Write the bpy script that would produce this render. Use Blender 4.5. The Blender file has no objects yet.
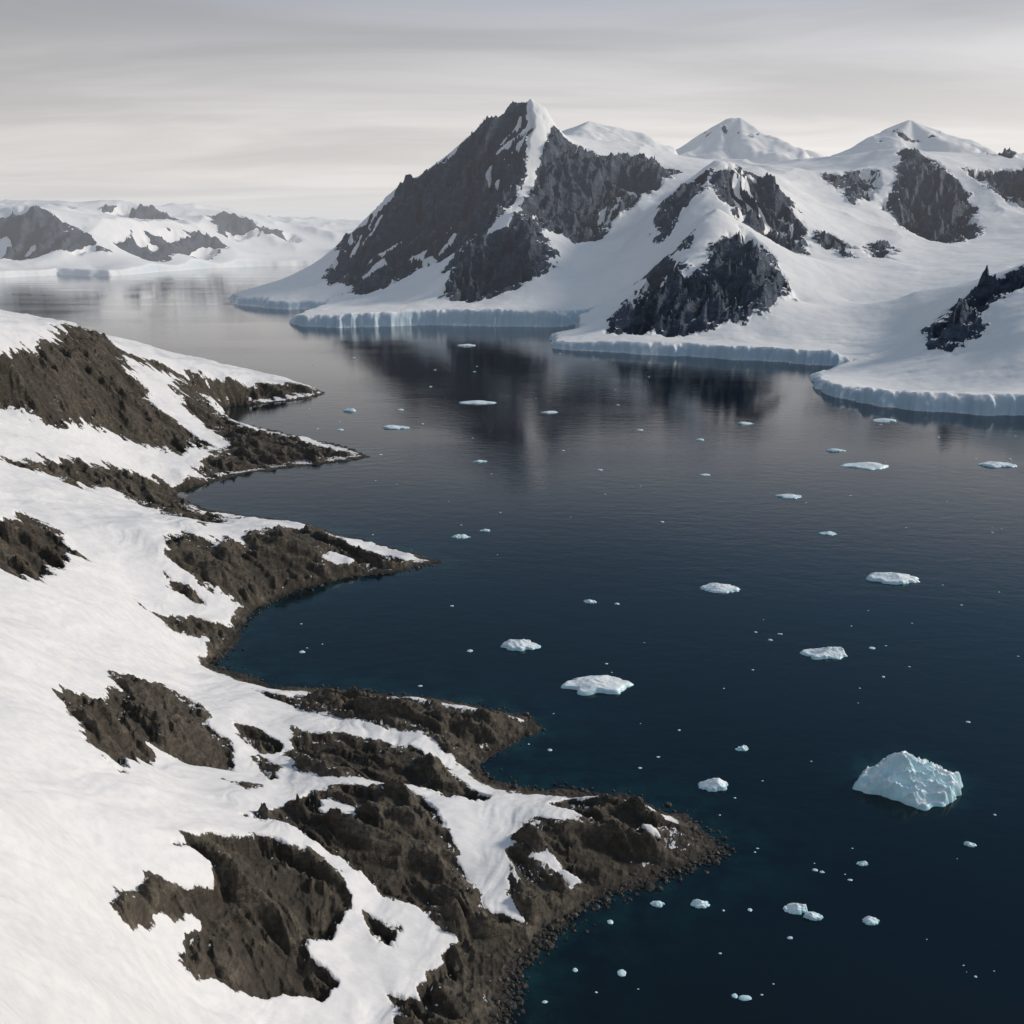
import bpy, math, time
import numpy as np
from mathutils import Vector
T0=time.time()
# ------------------------------------------------------------------ survey
H=150.0; F=983.0; HOR=240.0
PITCH=math.atan((512-HOR)/F); cp,sp=math.cos(PITCH),math.sin(PITCH)
def ray(px,py):
    u=(px-512)/F; v=(512-py)/F
    return np.array([u,cp+v*sp,-sp+v*cp])
def G(px,py,z=0.0):            # sight line met at altitude z
    d=ray(px,py); t=(z-H)/d[2]
    return (d[0]*t,d[1]*t,z)
def P(px,py,Y):                # sight line met at northing Y
    d=ray(px,py); t=Y/d[1]
    return (d[0]*t,Y,H+d[2]*t)
# ------------------------------------------------------------------ noise
rng=np.random.RandomState(7)
PERM=rng.permutation(1024).astype(np.int32); PERM=np.concatenate([PERM,PERM])
ga=rng.rand(1024)*2*np.pi; GX=np.cos(ga).astype(np.float32); GY=np.sin(ga).astype(np.float32)
def perlin(x,y,seed=0):
    x=np.asarray(x); y=np.asarray(y)
    xf=np.floor(x); yf=np.floor(y)
    xi=(xf.astype(np.int32)+seed*57)&1023; yi=(yf.astype(np.int32)+seed*131)&1023
    fx=(x-xf).astype(np.float32); fy=(y-yf).astype(np.float32)
    u=fx*fx*(3-2*fx); v=fy*fy*(3-2*fy)
    def g(ix,iy,dx,dy):
        h=PERM[PERM[ix&1023]+(iy&1023)]
        return GX[h]*dx+GY[h]*dy
    a=g(xi,yi,fx,fy); b=g(xi+1,yi,fx-1,fy); c=g(xi,yi+1,fx,fy-1); d=g(xi+1,yi+1,fx-1,fy-1)
    return ((a+(b-a)*u)+((c+(d-c)*u)-(a+(b-a)*u))*v)*1.5
def fbm(x,y,o=5,gain=.5,seed=0):
    s=0;a=1;
    for i in range(o):
        s=s+a*perlin(x,y,seed+i); x=x*2.03+3.1; y=y*2.03-1.7; a*=gain
    return s
def ridged(x,y,o=5,gain=.5,seed=0):
    s=0;a=1;w=1
    for i in range(o):
        n=1-np.abs(perlin(x,y,seed+i))*1.6; n=n*n*w; w=np.clip(n*1.6,0,1)
        s=s+a*n; x=x*2.07+1.3; y=y*2.07+5.2; a*=gain
    return s
def sstep(a,b,x):
    t=np.clip((x-a)/(b-a),0,1); return t*t*(3-2*t)
# ------------------------------------------------------------------ rbf
class RBF:
    def __init__(s,pts,smooth=0.0):
        p=np.array(pts,float); s.c=p[:,:2]/1000.0; n=len(p)
        d=np.linalg.norm(s.c[:,None]-s.c[None],axis=2)
        A=np.zeros((n+3,n+3)); A[:n,:n]=-d+np.eye(n)*smooth
        A[:n,n]=1;A[:n,n+1:]=s.c; A[n,:n]=1;A[n+1:,:n]=s.c.T
        b=np.zeros(n+3); b[:n]=p[:,2]; s.w=np.linalg.solve(A,b); s.n=n
    def __call__(s,x,y):
        x=(np.asarray(x)/1000.0).astype(np.float32);y=(np.asarray(y)/1000.0).astype(np.float32)
        out=(s.w[s.n]+s.w[s.n+1]*x+s.w[s.n+2]*y).astype(np.float64)
        c=s.c.astype(np.float32); w=s.w
        for i in range(s.n):
            out-=np.float32(w[i])*np.sqrt((x-c[i,0])**2+(y-c[i,1])**2)
        return out
def sdist(poly,x,y):           # + inside
    poly=np.array(poly)[:,:2].astype(np.float32); n=len(poly)
    x=np.asarray(x).astype(np.float32); y=np.asarray(y).astype(np.float32)
    best=np.full(x.shape,1e18,np.float32); inside=np.zeros(x.shape,bool)
    for i in range(n):
        ax,ay=poly[i];bx,by=poly[(i+1)%n]
        ex,ey=bx-ax,by-ay; L=ex*ex+ey*ey+np.float32(1e-9)
        t=np.clip(((x-ax)*ex+(y-ay)*ey)/L,0,1)
        best=np.minimum(best,(x-ax-t*ex)**2+(y-ay-t*ey)**2)
        if ay!=by:
            c=((ay>y)!=(by>y))&(x<(bx-ax)*(y-ay)/(by-ay)+ax); inside^=c
    d=np.sqrt(best); return np.where(inside,d,-d)
def sd_local(poly,X,Y,pad):    # signed distance, only evaluated near the outline
    p=np.array(poly); out=np.full(X.shape,-999.,np.float32)
    k=(X>p[:,0].min()-pad)&(X<p[:,0].max()+pad)&(Y>p[:,1].min()-pad)&(Y<p[:,1].max()+pad)
    if k.any(): out[k]=sdist(poly,X[k],Y[k])
    return out
def drape(poly,hf,y0,y1):      # put an outline on the terrain surface
    Y=np.exp(np.linspace(math.log(y0),math.log(y1),600)); out=[]
    D=np.array([ray(a,b) for a,b in poly]); Tt=Y[None]/D[:,1:2]; X=D[:,0:1]*Tt; Z=H+D[:,2:3]*Tt
    YY=np.broadcast_to(Y,X.shape); diff=Z-hf(X,YY)
    for j in range(len(poly)):
        k=np.where(diff[j]<0)[0]
        i=k[0] if len(k) else int(np.argmin(diff[j]))
        out.append((X[j,i],Y[i]))
    return out
def grid_mesh(name,u,Y,zfun,mat,zmin):
    U,YY=np.meshgrid(u,Y); X=U*YY; nr,nc=X.shape
    Z,attrs=zfun(X,YY)
    co=np.stack([X.ravel(),YY.ravel(),Z.ravel()],1).astype(np.float32)
    idx=np.arange(nr*nc).reshape(nr,nc)
    q=np.stack([idx[:-1,:-1].ravel(),idx[:-1,1:].ravel(),idx[1:,1:].ravel(),idx[1:,:-1].ravel()],1)
    zz=Z.ravel(); keep=(zz[q].max(1)>zmin); q=q[keep]
    used=np.zeros(nr*nc,bool); used[q.ravel()]=True
    remap=np.cumsum(used)-1; co=co[used]; q=remap[q]
    me=bpy.data.meshes.new(name); nv=len(co); nf=len(q)
    me.vertices.add(nv); me.vertices.foreach_set("co",co.ravel())
    me.loops.add(nf*4); me.loops.foreach_set("vertex_index",q.ravel().astype(np.int32))
    me.polygons.add(nf); me.polygons.foreach_set("loop_start",(np.arange(nf)*4).astype(np.int32))
    me.polygons.foreach_set("use_smooth",np.ones(nf,bool))
    for k,v in attrs.items():
        a=me.attributes.new(k,'FLOAT','POINT'); a.data.foreach_set("value",v.ravel()[used].astype(np.float32))
    me.update(calc_edges=True)
    ob=bpy.data.objects.new(name,me); bpy.context.scene.collection.objects.link(ob); me.materials.append(mat)
    print(name,nv,nf,round(time.time()-T0,1)); return ob
# ------------------------------------------------------------------ node helper
class NT:
    def __init__(s,nt): s.t=nt; nt.nodes.clear()
    def n(s,typ,**k):
        nd=s.t.nodes.new(typ)
        for a,b in k.items():
            setattr(nd,a,b)
        return nd
    def l(s,a,b): s.t.links.new(a,b)
    def val(s,sock,v):
        if isinstance(v,bpy.types.NodeSocket): s.l(v,sock)
        else: sock.default_value=v
    def math(s,op,a,b=0.0,c=None,clamp=False):
        m=s.n('ShaderNodeMath',operation=op); m.use_clamp=clamp
        s.val(m.inputs[0],a); s.val(m.inputs[1],b)
        if c is not None: s.val(m.inputs[2],c)
        return m.outputs[0]
    def noise(s,vec,scale,detail=6,rough=.55,dist=0.0):
        m=s.n('ShaderNodeTexNoise'); s.l(vec,m.inputs['Vector']); m.inputs['Scale'].default_value=scale
        m.inputs['Detail'].default_value=detail; m.inputs['Roughness'].default_value=rough; m.inputs['Distortion'].default_value=dist
        return m.outputs['Fac']
    def ramp(s,v,a,b,lo=0.0,hi=1.0,smooth=True):
        m=s.n('ShaderNodeMapRange'); m.interpolation_type='SMOOTHSTEP' if smooth else 'LINEAR'
        s.val(m.inputs['Value'],v); m.inputs['From Min'].default_value=a;m.inputs['From Max'].default_value=b
        m.inputs['To Min'].default_value=lo;m.inputs['To Max'].default_value=hi
        return m.outputs['Result']
    def mix(s,f,a,b):
        m=s.n('ShaderNodeMix',data_type='RGBA'); s.val(m.inputs[0],f)
        for so,v in ((m.inputs[6],a),(m.inputs[7],b)):
            if isinstance(v,tuple): so.default_value=(*v,1) if len(v)==3 else v
            else: s.l(v,so)
        return m.outputs[2]
    def mapping(s,vec,scale=(1,1,1),rot=(0,0,0)):
        m=s.n('ShaderNodeMapping'); s.l(vec,m.inputs['Vector']); m.inputs['Scale'].default_value=scale; m.inputs['Rotation'].default_value=rot
        return m.outputs[0]
def terrain_mat(name,sc,rockA,rockB,rockC,edge,thr,slopeK,n2amp,ice,bump,snowc,fine=3.0,sbump=.05,inner=.3,dust=3.0,snowd=.94):
    m=bpy.data.materials.new(name); m.use_nodes=True; t=NT(m.node_tree)
    out=t.n('ShaderNodeOutputMaterial'); bs=t.n('ShaderNodeBsdfPrincipled'); t.l(bs.outputs[0],out.inputs[0])
    geo=t.n('ShaderNodeNewGeometry'); pos=geo.outputs['Position']
    sep=t.n('ShaderNodeSeparateXYZ'); t.l(geo.outputs['Normal'],sep.inputs[0]); nz=sep.outputs[2]
    sepp=t.n('ShaderNodeSeparateXYZ'); t.l(pos,sepp.inputs[0])
    at=t.n('ShaderNodeAttribute',attribute_name='rock').outputs['Fac']
    bare=t.n('ShaderNodeAttribute',attribute_name='bare').outputs['Fac']
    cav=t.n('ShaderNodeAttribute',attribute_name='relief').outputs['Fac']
    n1=t.noise(pos,sc*.9,6,.68)
    v1=t.noise(t.mapping(pos,(1,.5,2.0),(0,.2,.5)),sc*1.6,6,.68)
    v2=t.noise(t.mapping(pos,(1,.6,.6),(.3,.5,.2)),sc*dust,4,.62)
    e=t.math('ADD',at,t.math('MULTIPLY',t.math('SUBTRACT',n1,.5),edge))
    s=t.math('MULTIPLY',t.math('SUBTRACT',thr,nz),slopeK)
    s=t.math('ADD',s,t.math('MULTIPLY',t.math('SUBTRACT',v2,.5),n2amp))
    s=t.math('ADD',s,t.math('MULTIPLY',t.math('MAXIMUM',at,0.0),inner))
    s=t.math('MAXIMUM',s,bare)
    mask=t.ramp(t.math('MINIMUM',e,s),-.05,.05)
    rc=t.mix(t.ramp(v1,.38,.62),rockA,rockB)
    rc=t.mix(t.ramp(n1,.5,.68,0,.8),rc,rockC)
    rc=t.mix(t.ramp(v2,.52,.32,0,.6),rc,(rockA[0]*.5,rockA[1]*.5,rockA[2]*.5))
    rc=t.mix(t.ramp(cav,.9,.35,0,.6),rc,(rockA[0]*.55,rockA[1]*.55,rockA[2]*.55))   # crevice shade painted into the rock colour, from low relief
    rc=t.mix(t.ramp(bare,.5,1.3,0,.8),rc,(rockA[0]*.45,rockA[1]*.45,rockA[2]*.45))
    steep=t.math('MULTIPLY',t.ramp(nz,.85,.5),t.ramp(sepp.outputs[2],62,30,0,ice))   # bare glacier ice on the calving fronts
    sn=t.mix(t.ramp(n1,.35,.7,0,1),snowc,(snowc[0]*snowd,snowc[1]*(snowd+.015),snowc[2]*(snowd+.035)))
    sn=t.mix(steep,sn,(.50,.64,.73))
    t.l(t.mix(mask,sn,rc),bs.inputs['Base Color'])
    t.val(bs.inputs['Roughness'],t.ramp(mask,0,1,.62,.85,False))
    bs.inputs['Specular IOR Level'].default_value=.3
    nf=t.noise(pos,sc*fine,4,.64)
    cr=t.math('ABSOLUTE',t.math('SUBTRACT',t.noise(t.mapping(pos,(1,.5,2.0),(0,.2,.5)),sc*1.3,4,.58),.5))
    hb=t.math('ADD',t.math('MULTIPLY',cr,2.4),t.math('MULTIPLY',nf,.35))
    sb=t.math('MULTIPLY',t.noise(t.mapping(pos,(.5,1.3,1),(0,0,.5)),sc*.8,5,.5),sbump*4)
    hh=t.n('ShaderNodeMix',data_type='FLOAT'); t.l(t.ramp(at,-.2,.3),hh.inputs[0]); t.l(sb,hh.inputs[2]); t.l(hb,hh.inputs[3])
    bp=t.n('ShaderNodeBump'); bp.inputs['Strength'].default_value=1; bp.inputs['Distance'].default_value=bump
    t.l(hh.outputs[0],bp.inputs['Height']); t.l(bp.outputs[0],bs.inputs['Normal'])
    return m
# ------------------------------------------------------------------ near shore
coast=[(-400,300),(-100,330),(60,352),(125,362),(190,366),(240,372),(290,380),(326,394),(300,400),(260,404),(230,406),(214,412),(235,423),(270,430),(320,441),
 (350,448),(370,457),(340,462),(300,466),(250,473),(215,482),(180,490),(176,496),(205,510),(250,516),(300,523),(350,538),(400,550),(440,562),
 (400,571),(350,577),(310,586),(270,601),(243,622),(236,640),(218,658),(209,667),(235,672),(270,687),(330,690),(400,696),(480,705),(525,718),(538,728),
 (512,742),(484,756),(470,766),(500,786),(560,791),(620,796),(680,817),(722,851),(690,864),(640,882),(590,903),(550,932),(520,962),(505,992),(498,1030),(480,1120),(450,1300)]
cw=[G(a,b,0) for a,b in coast]
poly_near=cw+[(-30,0,0),(-900,0,0),(-900,1500,0)]
ctl=[(0,315,95),(40,318,92),(75,322,88),(100,335,75),(125,352,60),(160,362,47),(200,371,34),(230,377,25),(265,381,15),(300,387,7),
 (0,345,93),(40,337,90),(75,331,86),(0,410,60),(50,425,50),(85,425,42),(130,438,27),(120,360,58),(150,400,35),(190,430,18),(215,445,10),(170,385,38),(210,395,18),(250,390,10),
 (270,437,7),(310,447,5),(345,454,2.5),(230,432,7),(220,465,5),(180,470,10),
 (100,470,28),(0,470,50),(0,560,55),(100,540,33),(150,512,16),(60,500,38),(50,600,43),
 (160,537,28),(200,530,25),(250,529,19),(300,531,13),(350,546,8),(400,557,3.5),(200,580,15),(250,590,6),(300,570,7),(180,600,12),(120,600,26),(210,630,5),(190,655,5),
 (0,650,58),(0,800,66),(0,1000,75),(100,700,40),(200,720,21),(150,765,28),(100,850,44),(100,1000,54),(250,700,9),(200,690,14),(150,660,20),(230,768,15),(60,690,47),(125,675,32),
 (300,702,7),(400,706,6.5),(450,716,5.5),(505,726,2.5),(470,750,2.5),(420,735,6),
 (350,750,10),(300,780,15),(250,830,24),(200,850,32),(250,905,22),(300,850,20),(350,800,14),(400,790,12),(450,800,8),(400,850,12),(450,880,5),(500,850,7),(550,802,6),(600,806,6.5),
 (650,826,4.5),(690,845,2.3),(600,860,5),(550,890,3.5),(350,885,15),(350,960,8),(300,1000,11),(400,1000,4),(430,940,5),(470,960,1.5),(200,1000,26),(250,975,18),(180,930,30),
 (0,1200,84),(200,1200,32),(400,1150,4),(-250,330,112),(-250,450,90),(-250,650,85),(-250,900,95),(-200,1300,100)]
near_pts=[(x,y,0) for x,y,_ in cw]+[G(a,b,c) for a,b,c in ctl]+[(-30,0,20),(-300,0,110),(-600,300,130),(-600,800,120)]
rn=RBF(near_pts,.0005)
rocks=[[(0,350),(40,337),(75,325),(100,335),(120,352),(135,380),(160,410),(190,430),(215,447),(180,452),(130,440),(85,425),(50,432),(20,415),(0,410),(-80,400),(-80,350)],
 [(120,352),(160,363),(230,377),(300,385),(326,394),(280,401),(230,405),(200,400),(170,388),(185,380),(150,368)],
 [(190,392),(215,408),(240,425),(300,441),(368,457),(300,467),(240,474),(195,480),(205,462),(228,442),(200,420),(175,402)],
 [(0,457),(40,461),(100,465),(160,478),(185,492),(200,512),(240,518),(200,523),(160,512),(110,488),(50,472),(0,464)],
 [(-60,520),(0,520),(30,518),(60,533),(82,556),(50,576),(20,582),(0,570),(-60,575)],
 [(156,545),(190,532),(230,537),(290,528),(320,530),(350,545),(437,562),(400,572),(350,577),(320,582),(280,597),(255,613),(235,600),(200,582),(175,562)],
 [(150,610),(200,625),(230,628),(252,610),(243,640),(215,664),(205,664),(212,640),(180,635)],
 [(48,688),(100,702),(122,672),(160,682),(195,703),(225,745),(232,770),(190,762),(150,745),(125,777),(90,752),(65,715)],
 [(260,693),(340,693),(430,701),(538,728),(510,743),(475,765),(440,755),(420,735),(380,725),(330,715)],
 [(290,730),(360,735),(420,748),(470,785),(500,800),(450,802),(400,785),(340,778),(290,765)],
 [(243,815),(300,795),(340,783),(390,785),(425,800),(455,840),(470,880),(485,915),(520,925),(545,930),(505,990),(490,1060),(420,1060),(425,975),(455,945),(420,912),(380,892),(350,860),(310,842),(270,822)],
 [(497,845),(520,818),(560,798),(620,798),(680,823),(722,851),(690,862),(640,882),(600,898),(560,925),(525,925),(512,895)],
 [(170,850),(210,838),(260,838),(310,853),(345,878),(352,910),(322,930),(310,960),(345,990),(320,1006),(260,992),(195,970),(178,950),(208,920),(170,905),(130,922),(103,895),(150,880),(200,887),(222,868)],
 [(362,905),(400,928),(412,960),(380,950)],[(385,1000),(430,1010),(430,1050),(400,1040)],
 [(232,722),(262,728),(285,742),(262,746),(240,735)],[(255,755),(285,765),(270,775)],[(165,572),(190,590),(200,600),(170,588)],[(60,470),(90,480),(70,486)],[(225,782),(262,786),(250,795)]]
snowp=[[(528,858),(545,850),(590,885),(570,890)],[(440,800),(500,800),(580,812),(590,822),(520,822),(508,850),(505,905),(480,905),(460,860),(425,805)],[(330,556),(365,563),(350,571),(315,568)],
 [(640,822),(665,826),(660,834),(645,832)],[(405,735),(440,750),(460,770),(430,762)],[(330,800),(360,812),(350,822),(322,812)]]
hfn=lambda X,Y: np.maximum(rn(X,Y),0)
rw=[drape(p,hfn,75,1100) for p in rocks]; sw=[drape(p,hfn,75,1100) for p in snowp]
def near_z(X,Y):
    D=np.hypot(X,Y)
    base=rn(X,Y)
    d=sdist(poly_near,X,Y)+1.0+1.8*fbm(X/14,Y/14,5,.55,3)+.004*D*fbm(X/5,Y/5,3,.5,9)
    sc=np.clip(D*.011,1.6,8)
    r=np.full(X.shape,-9.)
    for p in rw: r=np.maximum(r,sd_local(p,X,Y,40)/sc)
    for p in sw: r=np.minimum(r,-sd_local(p,X,Y,40)/sc+.2)
    c,s=math.cos(-.45),math.sin(-.45)
    rx,ry=X*c+Y*s,-X*s+Y*c
    r=r+1.0*fbm(rx/18,ry/9,6,.62,140)*np.clip(1.35-np.abs(r)*.25,.3,1)
    bare=(5.5-d)/4.0+.5*fbm(X/6,Y/6,3,.5,150)
    r=np.maximum(r,bare)
    wx=X+6*fbm(X/25,Y/25,3,.5,21); wy=Y+6*fbm(X/25,Y/25,3,.5,31)
    a=(wx*c+wy*s); b=(-wx*s+wy*c)
    m=sstep(-.25,1.1,r)
    m2=sstep(-.2,3.0,r)
    fade=sstep(0,9,d)
    R1=ridged(a/60,b/19,6,.48,50); R2=ridged(a/16,b/5.5,5,.54,60); R3=ridged(a/5,b/2.2,3,.55,65)
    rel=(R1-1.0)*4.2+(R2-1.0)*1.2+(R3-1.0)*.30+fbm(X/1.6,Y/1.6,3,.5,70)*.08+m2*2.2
    snow=fbm(X/38,Y/38,3,.48,80)*2.6+fbm(a/8,b/24,4,.48,90)*.55+.08*fbm(a/2.2,b/6,2,.5,95)
    zr=base+rel
    st=2.4; q=(zr+.22*X+1.2*fbm(X/20,Y/20,3,.5,77))/st; fr=q-np.floor(q); led=(np.floor(q)+sstep(.4,1.0,fr)-q)*st
    rel=rel+led*.6
    z=base+snow*fade*(1-.6*m)+m*(rel)*(.2+.8*fade)
    z=np.maximum(z,.35+.25*m)
    z=np.where(d>0,z*sstep(0,6,d)+.25*m*ridged(X/2,Y/2,4,.5,5)*sstep(0,1.5,d),-.25-np.minimum(-d*.35,20))
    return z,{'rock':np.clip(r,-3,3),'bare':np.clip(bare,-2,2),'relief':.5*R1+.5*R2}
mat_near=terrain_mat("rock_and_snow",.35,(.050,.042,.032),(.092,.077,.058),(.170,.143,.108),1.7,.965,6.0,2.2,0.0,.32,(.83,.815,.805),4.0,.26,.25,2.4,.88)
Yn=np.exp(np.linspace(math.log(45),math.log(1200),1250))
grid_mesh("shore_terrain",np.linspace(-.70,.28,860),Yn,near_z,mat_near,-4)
# shore boulders and reef stones, one mass
rs=np.random.RandomState(3); P3=np.array(cw)[:,:2]
bv=[];bf=[];off=0
cube=np.array([(-1,-1,-1),(1,-1,-1),(1,1,-1),(-1,1,-1),(-.7,-.7,1),(.7,-.7,1),(.7,.7,1),(-.7,.7,1),(0,0,1.25),(-1.15,0,0),(1.15,0,0),(0,-1.15,0),(0,1.15,0)],float)*.5
fc_=[(4,5,8),(5,6,8),(6,7,8),(7,4,8),(0,1,11),(1,5,11),(5,4,11),(4,0,11),(1,2,10),(2,6,10),(6,5,10),(5,1,10),(2,3,12),(3,7,12),(7,6,12),(6,2,12),(3,0,9),(0,4,9),(4,7,9),(7,3,9)]
i0=28
for k in range(2600):
    i=rs.randint(i0,len(P3)-2) if rs.rand()<.55 else rs.randint(50,len(P3)-1)
    t_=rs.rand(); p=P3[i]*(1-t_)+P3[i+1]*t_+rs.normal(0,1.9,2)
    s_=rs.gamma(1.6,.24)+.12; ang=rs.rand()*6.28
    v=cube*np.array([s_*rs.uniform(.8,1.5),s_*rs.uniform(.7,1.2),s_*rs.uniform(.5,.9)])*(1+rs.normal(0,.13,cube.shape))
    v=np.stack([v[:,0]*math.cos(ang)-v[:,1]*math.sin(ang),v[:,0]*math.sin(ang)+v[:,1]*math.cos(ang),v[:,2]],1)
    v+=np.array([p[0],p[1],rs.uniform(-.1,.25)]); bv+=v.tolist(); bf+=[tuple(np.array(f)+off) for f in fc_]; off+=len(cube)
me=bpy.data.meshes.new("shore_boulders"); me.from_pydata(bv,[],[tuple(int(a) for a in f) for f in bf]); me.update()
mb=bpy.data.materials.new("wet_stone"); mb.use_nodes=True; t=NT(mb.node_tree); out=t.n('ShaderNodeOutputMaterial'); bs=t.n('ShaderNodeBsdfPrincipled'); t.l(bs.outputs[0],out.inputs[0])
ps=t.n('ShaderNodeNewGeometry').outputs['Position']; t.l(t.mix(t.ramp(t.noise(ps,1.2,4,.6),.35,.65),(.012,.011,.0095),(.055,.047,.038)),bs.inputs['Base Color']); bs.inputs['Roughness'].default_value=.6
me.materials.append(mb); ob=bpy.data.objects.new("shore_boulders",me); bpy.context.scene.collection.objects.link(ob)
# ------------------------------------------------------------------ massif
mc=[(375,272,5),(338,283,8),(300,287,8),(250,290,8),(236,296,10),(232,302,16),(245,306,16),(285,309,17),(325,309,17),(312,316,18),(292,323,14),(300,326,18),(340,328,23),(400,326,27),
 (440,325,29),(500,326,30),(550,327,29),(592,322,24),(575,333,10),(545,343,8),(550,348,10),(600,352,13),(640,354,15),(700,357,17),(760,361,19),(830,365,19),(880,364,16),(900,359,9),
 (860,366,6),(812,379,7),(815,388,10),(830,396,12),(870,403,15),(920,410,17),(970,415,18),(1024,418,20),(1150,425,20),(1400,430,20)]
mw=[(*G(a,b,0)[:2],c) for a,b,c in mc]
poly_m=mw+[(4500,1500,0),(4500,7500,0),(-700,7500,0)]
mp=[(530,94,2750),(519,101,2740),(545,102,2760),(505,115,2720),(480,129,2700),(465,142,2690),(450,158,2680),(430,170,2660),(400,180,2650),(375,205,2630),(352,233,2610),(338,262,2590),
 (553,127,2800),(575,132,2950),(600,139,3050),(640,146,3100),(690,153,3100),
 (357,284,2330),(375,282,2350),(400,268,2370),(430,250,2390),(455,240,2400),(480,215,2430),(505,190,2480),(520,165,2550),(525,130,2650),
 (400,230,2480),(430,205,2530),(460,180,2570),(490,150,2630),(380,245,2450),
 (515,207,2250),(500,222,2220),(485,238,2200),(535,215,2260),(525,190,2400),(455,265,2080),(450,293,2010),(470,297,1995),(500,290,2000),(545,262,2080),(548,240,2150),(515,250,2100),
 (350,300,2150),(400,302,2030),(430,280,2120),(420,262,2300),(380,292,2200),
 (560,143,2700),(600,163,2680),(655,163,2800),(570,235,2370),(600,225,2400),(620,200,2500),(560,190,2520),(590,190,2560),
 (580,270,2120),(620,250,2220),(600,290,1960),(560,300,1930),(640,220,2380),(660,200,2500),(640,280,1950),(610,320,1600),(620,308,1750),
 (715,203,1900),(700,222,1850),(735,213,1920),(690,248,1760),(665,264,1680),(638,284,1580),(628,318,1510),(650,325,1485),(700,318,1490),(745,305,1530),(772,288,1600),(770,262,1700),(745,240,1800),(715,268,1640),
 (690,188,2150),(680,184,2250),(715,158,2320),(740,164,2330),(665,215,2150),(655,235,2080),(780,192,2300),(795,228,2200),(790,255,2050),(765,240,2060),(740,205,2080),(760,168,2600),
 (800,300,1640),(820,330,1450),(760,335,1440),(700,335,1440),(850,300,1680),(850,260,2020),(830,230,2250),(820,200,2550),(800,168,3000),(760,162,3050),(850,166,2900),
 (905,148,2950),(870,166,2800),(850,200,2600),(890,205,2650),(930,160,2850),(965,197,2700),(975,230,2450),(945,238,2400),(910,228,2430),(875,245,2250),
 (1000,154,3200),(1024,154,3200),(1024,172,2850),(975,170,2850),(1024,206,2600),(1000,190,2700),(1100,150,3200),(1200,140,3200),(950,150,3200),(870,150,3200),
 (900,300,1650),(960,270,1850),(1024,235,2300),(930,290,1700),(900,330,1420),(1000,255,2000),(1150,200,2500),
 (1024,262,1300),(1000,277,1265),(975,290,1230),(945,316,1170),(930,345,1125),(900,366,1080),(860,376,1070),(970,350,1080),(1024,330,1050),(1024,385,930),(960,390,950),(900,392,975),(1100,230,1330),(1200,200,1350),(1150,350,1000)]
mpts=mw+[P(*p) for p in mp]+[(620,1550,75),(800,1600,95),(-560,3000,20),(-500,3400,30),(-560,4200,10),(-100,3700,150),(400,4300,200),(0,5200,100),(1000,5200,150),(2500,5200,150),(2000,3300,420),(3500,3000,400),(3500,1800,150)]
rm=RBF(mpts,.00005)
mr=[([(480,122),(505,106),(526,100),(522,150),(522,172),(510,202),(492,222),(472,238),(445,254),(415,268),(388,284),(358,290),(352,276),(338,279),(330,268),(345,234),(373,198),(400,173),(430,162),(450,150)],1.1,2250,2760),
 ([(546,124),(560,135),(600,154),(655,160),(674,166),(650,187),(620,202),(600,230),(570,240),(545,234),(522,214),(535,180)],.8,2250,2950),
 ([(449,297),(452,262),(472,236),(492,228),(515,222),(528,212),(538,222),(548,250),(545,268),(515,285),(480,297)],.7,1950,2350),
 ([(626,328),(628,298),(655,266),(674,278),(700,282),(712,262),(722,240),(745,234),(772,262),(776,290),(745,308),(700,322),(650,330)],1.2,1440,1950),
 ([(715,178),(750,166),(780,188),(799,225),(795,260),(765,244),(742,208)],1.0,1900,2450),
 ([(655,240),(662,205),(690,180),(712,168),(700,188),(680,210),(668,235)],.3,2000,2400),
 ([(680,240),(695,225),(700,240),(685,255)],0,1700,1950),
 ([(905,150),(930,158),(965,195),(977,230),(945,240),(910,228),(888,205),(902,178)],.8,2300,3100),
 ([(848,168),(874,166),(870,190),(850,202)],.6,2500,3100),([(970,168),(1060,166),(1060,210),(1005,194)],.9,2500,3200),
 ([(812,226),(848,238),(848,256),(820,244)],.3,2000,2400),([(870,243),(892,246),(888,258),(872,256)],.3,2000,2400),([(985,148),(1015,149),(1010,157)],.5,3000,3400),
 ([(928,347),(945,313),(975,289),(1040,254),(1040,268),(995,292),(965,324),(945,344)],.6,1050,1360),
 ([(820,172),(845,175),(838,192)],.3,2600,3100),([(590,205),(620,195),(610,222),(592,228)],.5,2300,2700)]
hfm=lambda X,Y: np.maximum(rm(X,Y),0)
mrw=[(drape(p,hfm,y0,y1),b) for p,b,y0,y1 in mr]
msn=[drape(p,hfm,y0,y1) for p,y0,y1 in [([(532,104),(540,106),(552,126),(540,160),(525,195),(512,205),(524,170),(527,146)],2350,2800),([(680,262),(704,205),(733,205),(743,228),(716,238),(703,270),(692,274)],1600,1950),([(484,235),(510,207),(526,210),(508,224)],2150,2350)]]
cones=[(P(740,114,3900),.66),(P(722,134,3850),.5),(P(768,134,3900),.45),(P(911,116,3400),.60),(P(935,130,3450),.5),(P(884,136,3400),.5),(P(590,118,3700),.42)]
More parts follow.
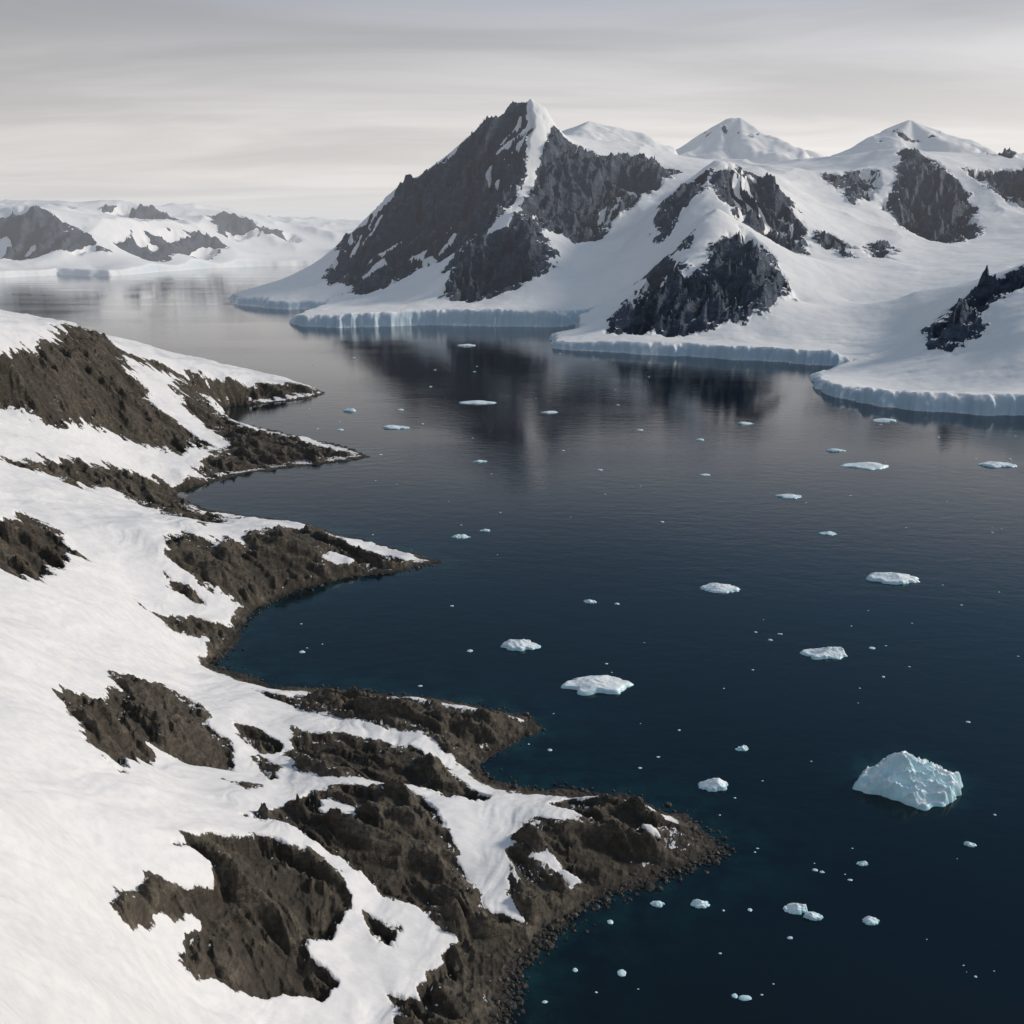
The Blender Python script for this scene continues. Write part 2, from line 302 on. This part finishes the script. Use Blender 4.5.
def mas_z(X,Y):
    base=rm(X,Y)
    d=sdist(poly_m,X,Y)+14*fbm(X/80,Y/80,4,.5,3)+5*fbm(X/16,Y/16,3,.55,13)
    r=np.full(X.shape,-9.)
    for p,b in mrw: r=np.maximum(r,sd_local(p,X,Y,150)/20.+b)
    for p in msn: r=np.minimum(r,-sd_local(p,X,Y,150)/14.+.1)
    for (cx,cy,cz),k in cones[:1]+cones[3:4]:
        dd=np.hypot(X-cx,Y-cy); r=np.maximum(r,.2-np.abs(dd-110)/60+1.0*fbm(X/40,Y/40,3,.5,171)-.5)
    r=r+.9*fbm(X/45,Y/70,5,.62,140)*np.clip(1.4-np.abs(r)*.2,.4,1)
    wx=X+35*fbm(X/160,Y/160,3,.5,21); wy=Y+35*fbm(X/160,Y/160,3,.5,31)
    c,s=math.cos(-.35),math.sin(-.35); a=(wx*c+wy*s); b=(-wx*s+wy*c)
    m=sstep(-.6,2.2,r)
    up=sstep(40,260,base)
    R1=ridged(a/120,b/300,5,.5,50); R2=ridged(a/26,b/60,5,.6,60)
    rel=(R1-1.0)*36+(R2-1.0)*15
    gul=(R1-.32)*6+(R2-.55)*2.2
    r=np.minimum(r,gul+.45*np.clip(r,0,3)+.4)
    cre=ridged(X/60,Y/22,4,.5,88)
    low=sstep(220,20,d)*sstep(.25,.9,fbm(X/200,Y/200,2,.5,33)+.5)
    snow=(ridged(wx/380,wy/420,3,.38,80)-1.1)*13*(.15+.85*up)+fbm(X/70,Y/70,5,.48,90)*1.7 - cre*2.0*low
    for (cx,cy,cz),k in cones:
        dd=np.hypot(X-cx,Y-cy); an=np.arctan2(Y-cy,X-cx)
        base=np.maximum(base,cz+4-np.clip(dd-300,0,None)*1.2-k*np.sqrt(dd*dd+64)*(1+.2*np.sin(3*an+cx)+.09*np.sin(7*an+cy)+.10*fbm((X-cx)/110,(Y-cy)/110,3,.5,99)))
    fade=sstep(0,120,d)
    z=base+snow*(.3+.7*fade)+m*rel*(.3+.7*fade)
    z=np.maximum(z,4)
    z=np.minimum(z,13+.75*np.clip(d,0,None)+22*sstep(2600,2100,Y))     # shelf front height
    wd=7+16*np.clip(fbm(X/120,Y/120,2,.5,66)+.2,0,1)
    z=np.where(d>0,z*sstep(0,1,d/wd)**.45*(1+.08*fbm(X/25,Y/25,3,.5,67)*sstep(80,0,d)),-.5-np.minimum(-d*.3,30))
    return z,{'rock':np.clip(r,-3,3),'bare':np.full(X.shape,-2.),'relief':.6*R1+.4*R2}
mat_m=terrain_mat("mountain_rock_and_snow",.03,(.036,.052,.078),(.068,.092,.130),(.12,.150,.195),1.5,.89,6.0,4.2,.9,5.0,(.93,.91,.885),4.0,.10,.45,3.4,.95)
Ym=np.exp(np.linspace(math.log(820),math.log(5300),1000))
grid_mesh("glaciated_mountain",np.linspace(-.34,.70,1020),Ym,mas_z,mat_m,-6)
# ------------------------------------------------------------------ far range
fc=[(-200,282,25),(-60,280,25),(0,278,25),(60,275,25),(110,276,25),(160,272,25),(210,268,30),(260,266,30),(330,265,30),(420,264,30),(700,262,30)]
fw=[(*G(a,b,0)[:2],c) for a,b,c in fc]
poly_f=fw+[(9000,9000,0),(9000,16000,0),(-12000,16000,0),(-9000,4000,0)]
fp=[(-150,190,5300),(-60,215,5300),(0,200,5200),(27,196,5200),(45,204,5150),(70,225,5100),(95,242,4950),(60,252,4800),(20,250,4800),(120,237,5250),(150,229,5600),(200,231,6100),(235,246,6300),(150,258,5250),(200,256,5800),
 (60,212,6500),(110,203,6800),(150,202,6900),(170,214,7000),(215,207,7400),(250,212,7500),(290,226,7800),(250,240,6800),(300,245,7100),(350,222,9500),(310,218,9500),(230,225,7000),(420,222,9500),(600,215,9500),(0,265,4500),(110,262,4700)]
rf=RBF(fw+[P(*p) for p in fp]+[(-4000,12000,100),(2000,12000,100)],.0003)
fr=[([(-100,215),(-40,222),(0,201),(28,196),(60,218),(97,243),(60,250),(30,252),(0,246),(-100,250)],4400,5400),([(118,242),(150,230),(200,231),(236,245),(200,254),(150,257)],4900,6500),([(212,214),(235,210),(262,228),(225,235)],6800,7700),([(105,205),(120,200),(155,201),(168,214),(130,210)],6400,7100),([(262,222),(290,228),(300,238),(270,234)],7000,8000)]
frw=[drape(p,lambda X,Y:np.maximum(rf(X,Y),0),y0,y1) for p,y0,y1 in fr]
def far_z(X,Y):
    base=rf(X,Y); d=sdist(poly_f,X,Y)+30*fbm(X/200,Y/200,4,.5,3)
    r=np.full(X.shape,-9.)
    for p in frw: r=np.maximum(r,sd_local(p,X,Y,400)/50.+.9)
    r=r+.9*fbm(X/120,Y/160,5,.62,40)
    m=sstep(-.6,2.0,r)
    fade=sstep(0,300,d)
    R1=ridged(X/190,Y/420,5,.55,50)
    r=np.minimum(r,(R1-.6)*4.5+.3*np.clip(r,0,3))
    z=base+(ridged(X/700,Y/700,4,.42,5)-1.0)*40*fade+m*(R1-1.0)*60*fade
    z=np.maximum(z,6); z=np.where(d>0,z*sstep(0,25,d)**.6,-3+d*.1)
    return z,{'rock':np.clip(r,-3,3),'bare':np.full(X.shape,-2.),'relief':R1}
mat_f=terrain_mat("far_rock_and_snow",.012,(.030,.043,.065),(.052,.070,.100),(.09,.112,.145),1.3,.98,6.0,3.6,.6,9.0,(.91,.895,.88),3.0,.05,.3,3.0,.95)
Yf=np.exp(np.linspace(math.log(3600),math.log(13000),380))
grid_mesh("far_mountain_range",np.linspace(-.80,.25,640),Yf,far_z,mat_f,-8)
# ------------------------------------------------------------------ sea
bergs=[(909,779,88,44),(520,644,36,12),(596,683,66,13),(825,652,42,12),(893,577,48,11),(720,587,38,8),(868,465,42,5),(998,464,34,6),(790,496,24,4),(713,784,30,12),(742,748,12,7),
 (395,427,24,4),(480,402,34,3),(549,412,16,3),(745,423,16,4),(835,450,16,4),(883,420,22,4),(828,533,16,4),(590,601,13,5),(461,536,17,5),(485,530,10,4),(480,461,14,3),
 (700,903,18,7),(657,903,14,5),(795,907,22,12),(813,915,17,8),(870,920,16,7),(862,863,10,5),(970,844,10,5),(467,345,20,3)]
m=bpy.data.materials.new("sea_water"); m.use_nodes=True; t=NT(m.node_tree)
out=t.n('ShaderNodeOutputMaterial'); bs=t.n('ShaderNodeBsdfPrincipled'); t.l(bs.outputs[0],out.inputs[0])
pos=t.n('ShaderNodeNewGeometry').outputs['Position']
sh=t.n('ShaderNodeAttribute',attribute_name='shallow').outputs['Fac']
shn=t.math('MULTIPLY',sh,t.ramp(t.noise(pos,.09,6,.65),.35,.7),clamp=True)
t.l(t.mix(shn,(.0006,.0052,.0100),(.006,.040,.043)),bs.inputs['Base Color'])
bs.inputs['IOR'].default_value=1.333
streak=t.noise(t.mapping(pos,(.25,1,1),(0,0,.12)),.006,4,.55,.4)
t.val(bs.inputs['Roughness'],t.ramp(streak,.35,.7,.02,.07))
w1=t.noise(t.mapping(pos,(.6,1,1),(0,0,.3)),.12,6,.64)
bp=t.n('ShaderNodeBump'); t.val(bp.inputs['Strength'],t.ramp(streak,.3,.7,.28,.85)); bp.inputs['Distance'].default_value=.24
t.l(w1,bp.inputs['Height']); t.l(bp.outputs[0],bs.inputs['Normal'])
az=np.concatenate([np.linspace(-math.pi,-.8,60)[:-1],np.linspace(-.8,.8,420),np.linspace(.8,math.pi,60)[1:]])
rr=np.concatenate([[1],np.exp(np.linspace(math.log(60),math.log(2500),440)),np.exp(np.linspace(math.log(2600),math.log(60000),40))])
A,R=np.meshgrid(az,rr); X=R*np.sin(A); Y=R*np.cos(A)
d=-sdist(poly_near,X,Y); s_=np.exp(-np.clip(d,0,None)/11.)*1.0*(R<1200)
bx,by,_=G(909,779); wm=92/F*math.hypot(math.hypot(bx,by),H); dd=np.hypot((X-bx)/1.1,Y-by)/(wm*.5)
s_=np.maximum(s_,1.4*np.exp(-np.clip(dd-.8,0,None)*4))
nr,nc=X.shape; idx=np.arange(nr*nc).reshape(nr,nc)
q=np.stack([idx[:-1,:-1].ravel(),idx[:-1,1:].ravel(),idx[1:,1:].ravel(),idx[1:,:-1].ravel()],1)
me=bpy.data.meshes.new("sea"); me.from_pydata(np.stack([X.ravel(),Y.ravel(),np.zeros(nr*nc)],1).tolist(),[],q.tolist())
a=me.attributes.new('shallow','FLOAT','POINT'); a.data.foreach_set("value",s_.ravel().astype(np.float32))
me.update(); me.materials.append(m)
if me.polygons[1000].normal.z<0: me.flip_normals()
sea=bpy.data.objects.new("sea",me); bpy.context.scene.collection.objects.link(sea)
# ------------------------------------------------------------------ ice
mi=bpy.data.materials.new("iceberg_ice"); mi.use_nodes=True; t=NT(mi.node_tree)
out=t.n('ShaderNodeOutputMaterial'); bs=t.n('ShaderNodeBsdfPrincipled'); t.l(bs.outputs[0],out.inputs[0])
geo=t.n('ShaderNodeNewGeometry'); pos=geo.outputs['Position']; sep=t.n('ShaderNodeSeparateXYZ'); t.l(geo.outputs['Normal'],sep.inputs[0])
sz=t.n('ShaderNodeSeparateXYZ'); t.l(pos,sz.inputs[0])
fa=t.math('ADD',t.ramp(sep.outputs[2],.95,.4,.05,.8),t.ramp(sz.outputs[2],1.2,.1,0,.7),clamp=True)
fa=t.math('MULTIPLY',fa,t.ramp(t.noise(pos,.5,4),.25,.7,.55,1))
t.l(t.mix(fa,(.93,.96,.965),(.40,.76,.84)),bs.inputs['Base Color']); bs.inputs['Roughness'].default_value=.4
bp=t.n('ShaderNodeBump'); bp.inputs['Distance'].default_value=.35; bp.inputs['Strength'].default_value=.7
t.l(t.noise(pos,.9,5,.6),bp.inputs['Height']); t.l(bp.outputs[0],bs.inputs['Normal'])
def berg_geo(cx,cy,w,dep,h,seed,nr=34,nt=90,skew=-.2,rough=1.0,big=False):
    rs=np.random.RandomState(seed)
    th=np.linspace(0,2*np.pi,nt,endpoint=False); rad=np.linspace(0,1,nr)
    T,Rr=np.meshgrid(th,rad); cs,sn=np.cos(T),np.sin(T)
    ol=1+.30*fbm(cs*1.3+seed*3.7,sn*1.3+seed,3,.6,seed%50)
    x=cs*Rr*ol; y=sn*Rr*ol
    pk=np.exp(-((x-skew)**2*3.2+(y)**2*2.2)); z=.35+.85*pk
    if big:   # tall block on one side, sloping shelf on the other
        z=.36+.66*np.exp(-((x+.25)**2*4+(y-.15)**2*3))+.22*np.exp(-((x-.45)**2*9+(y+.05)**2*6))
        z=np.minimum(z,1.0-.25*x); z=np.minimum(z,1.05+.8*y-.1*x)
        z=z+.16*(ridged(x*1.7+.6*y,y*3.4,4,.55,17)-.9); rough=1.0
    for k in range(3 if big else 6):
        a=rs.rand()*6.28; s=.3+rs.rand()*.8; c0=.85+rs.rand()*.5
        z=np.minimum(z,c0-s*(x*math.cos(a)+y*math.sin(a)))
    z=z+rough*(.13*fbm(x*1.9+seed,y*1.9,4,.5,seed%40+3)+.07*(ridged(x*2.4+y,y*2.4,3,.5,seed%30)-1))
    z=np.maximum(z,.10)
    prof=np.clip((1-Rr)/.14,0,1)**.5
    z=z*prof-.25*(1-prof)
    co=np.stack([cx+x*w/2,cy+y*dep/2,z*h],2).reshape(-1,3)
    idx=np.arange(nr*nt).reshape(nr,nt); nx=np.roll(idx,-1,1)
    q=np.stack([idx[:-1].ravel(),idx[1:].ravel(),nx[1:].ravel(),nx[:-1].ravel()],1)
    return co,q
def add_obj(name,co,q,mat):
    me=bpy.data.meshes.new(name); me.from_pydata(co.tolist(),[],q.tolist()); me.materials.append(mat)
    me.polygons.foreach_set("use_smooth",np.ones(len(q),bool)); me.update()
    ob=bpy.data.objects.new(name,me); bpy.context.scene.collection.objects.link(ob); return ob
for i,(px,py,w,h) in enumerate(bergs):
    x,y,_=G(px+(6 if i==0 else 0),py+h*.2); D=math.sqrt(x*x+y*y+H*H); k=D/F
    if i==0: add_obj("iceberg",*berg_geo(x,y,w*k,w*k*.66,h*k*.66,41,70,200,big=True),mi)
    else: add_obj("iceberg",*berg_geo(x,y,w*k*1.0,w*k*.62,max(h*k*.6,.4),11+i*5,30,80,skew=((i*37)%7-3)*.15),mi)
cos_,qs=[],[]; off=0; rs=np.random.RandomState(5)
ex=[(622,973,12),(610,922,8),(745,998,16),(735,996,8),(815,870,7),(470,651,8),(302,652,8),(617,604,7),(780,634,7),(770,640,6),(872,648,8),(420,686,6),(452,606,5),(705,475,12),(600,470,6),(662,522,6),(750,910,6),(575,970,7),(545,1002,7),(790,938,7),(850,880,6),(822,872,6),(640,768,5),(658,757,5),(550,750,6),(968,722,5),(340,430,8),(350,411,14),(400,410,8),(640,430,8),(700,440,8)]
for k in range(120):
    ex.append((rs.uniform(300,1020),345+rs.rand()**1.3*660,rs.uniform(1.5,4)))
for px,py,w in ex:
    x,y,_=G(px,py)
    if sdist(poly_near,np.array([x]),np.array([y]))[0]>-3 or sdist(poly_m,np.array([x]),np.array([y]))[0]>-3: continue
    k=math.sqrt(x*x+y*y+H*H)/F; w=w*(.8 if py>500 else 1)
    co,q=berg_geo(x,y,w*k,w*k*rs.uniform(.5,1),max(.22*w*k*rs.uniform(.5,1),.12),rs.randint(1000),7,14,0)
    cos_.append(co); qs.append(q+off); off+=len(co)
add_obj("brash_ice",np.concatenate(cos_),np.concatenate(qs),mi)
# ------------------------------------------------------------------ haze over the outer bay
S=5.0e-5
bpy.ops.mesh.primitive_cube_add(size=1,location=(0,1400+25000,400)); hz=bpy.context.object; hz.name="atmospheric_haze"; hz.scale=(70000,50000,1000)
mh=bpy.data.materials.new("haze"); mh.use_nodes=True; t=NT(mh.node_tree)
out=t.n('ShaderNodeOutputMaterial'); ab=t.n('ShaderNodeVolumeAbsorption'); ab.inputs['Color'].default_value=(0,0,0,1); ab.inputs['Density'].default_value=S
em=t.n('ShaderNodeEmission'); em.inputs['Color'].default_value=(.69,.695,.72,1); em.inputs['Strength'].default_value=S
ad=t.n('ShaderNodeAddShader'); t.l(ab.outputs[0],ad.inputs[0]); t.l(em.outputs[0],ad.inputs[1]); t.l(ad.outputs[0],out.inputs['Volume'])
hz.data.materials.append(mh)
# ------------------------------------------------------------------ light
el=math.radians(25); azs=math.radians(72)
w=bpy.data.worlds.new("World"); bpy.context.scene.world=w; w.use_nodes=True; t=NT(w.node_tree)
out=t.n('ShaderNodeOutputWorld'); sky=t.n('ShaderNodeTexSky',sky_type='NISHITA'); sky.sun_disc=False; sky.sun_elevation=el; sky.sun_rotation=azs
b1=t.n('ShaderNodeBackground'); t.l(sky.outputs[0],b1.inputs[0]); b1.inputs[1].default_value=.09
tc=t.n('ShaderNodeTexCoord').outputs['Generated']; sx=t.n('ShaderNodeSeparateXYZ'); t.l(tc,sx.inputs[0])
zz=t.math('MAXIMUM',sx.outputs[2],0.0); den=t.math('ADD',zz,.10)
cx=t.math('DIVIDE',sx.outputs[0],den); cy=t.math('DIVIDE',sx.outputs[1],den)
cb=t.n('ShaderNodeCombineXYZ'); t.l(cx,cb.inputs[0]); t.l(cy,cb.inputs[1])
n=t.noise(t.mapping(cb.outputs[0],(.35,1.0,1),(0,0,.15)),1.3,6,.55,.5)
c=t.mix(t.ramp(zz,0.03,.23),(.87,.81,.755),(.44,.445,.475)); c=t.mix(t.ramp(zz,.17,.33),c,(.085,.185,.31)); c=t.mix(t.ramp(zz,.5,.9),c,(.27,.30,.36))
side=t.ramp(sx.outputs[0],-.55,.55,.78,1.25,False)
k=t.math('MULTIPLY',side,t.ramp(n,.3,.7,.82,1.14))
vm=t.n('ShaderNodeVectorMath',operation='SCALE'); t.l(c,vm.inputs[0]); t.l(k,vm.inputs['Scale'])
b2=t.n('ShaderNodeBackground'); t.l(vm.outputs[0],b2.inputs[0]); b2.inputs[1].default_value=1.0
mx=t.n('ShaderNodeMixShader'); mx.inputs[0].default_value=.92; t.l(b1.outputs[0],mx.inputs[1]); t.l(b2.outputs[0],mx.inputs[2]); t.l(mx.outputs[0],out.inputs[0])
L=bpy.data.lights.new("sun",'SUN'); L.energy=2.75; L.angle=math.radians(10); L.color=(1,.91,.80)
so=bpy.data.objects.new("sun",L); bpy.context.scene.collection.objects.link(so)
dv=Vector((math.cos(el)*math.sin(azs),math.cos(el)*math.cos(azs),math.sin(el))); so.rotation_euler=(-dv).to_track_quat('-Z','Y').to_euler()
cam=bpy.data.cameras.new("camera"); cam.lens=F/1024*36; cam.sensor_width=36; cam.clip_start=1; cam.clip_end=120000
co=bpy.data.objects.new("camera",cam); bpy.context.scene.collection.objects.link(co); co.location=(0,0,H); co.rotation_euler=(math.pi/2-PITCH,0,0)
sc=bpy.context.scene; sc.camera=co; sc.view_settings.view_transform='Standard'; sc.view_settings.look='None'; sc.view_settings.exposure=0
print("done",time.time()-T0)
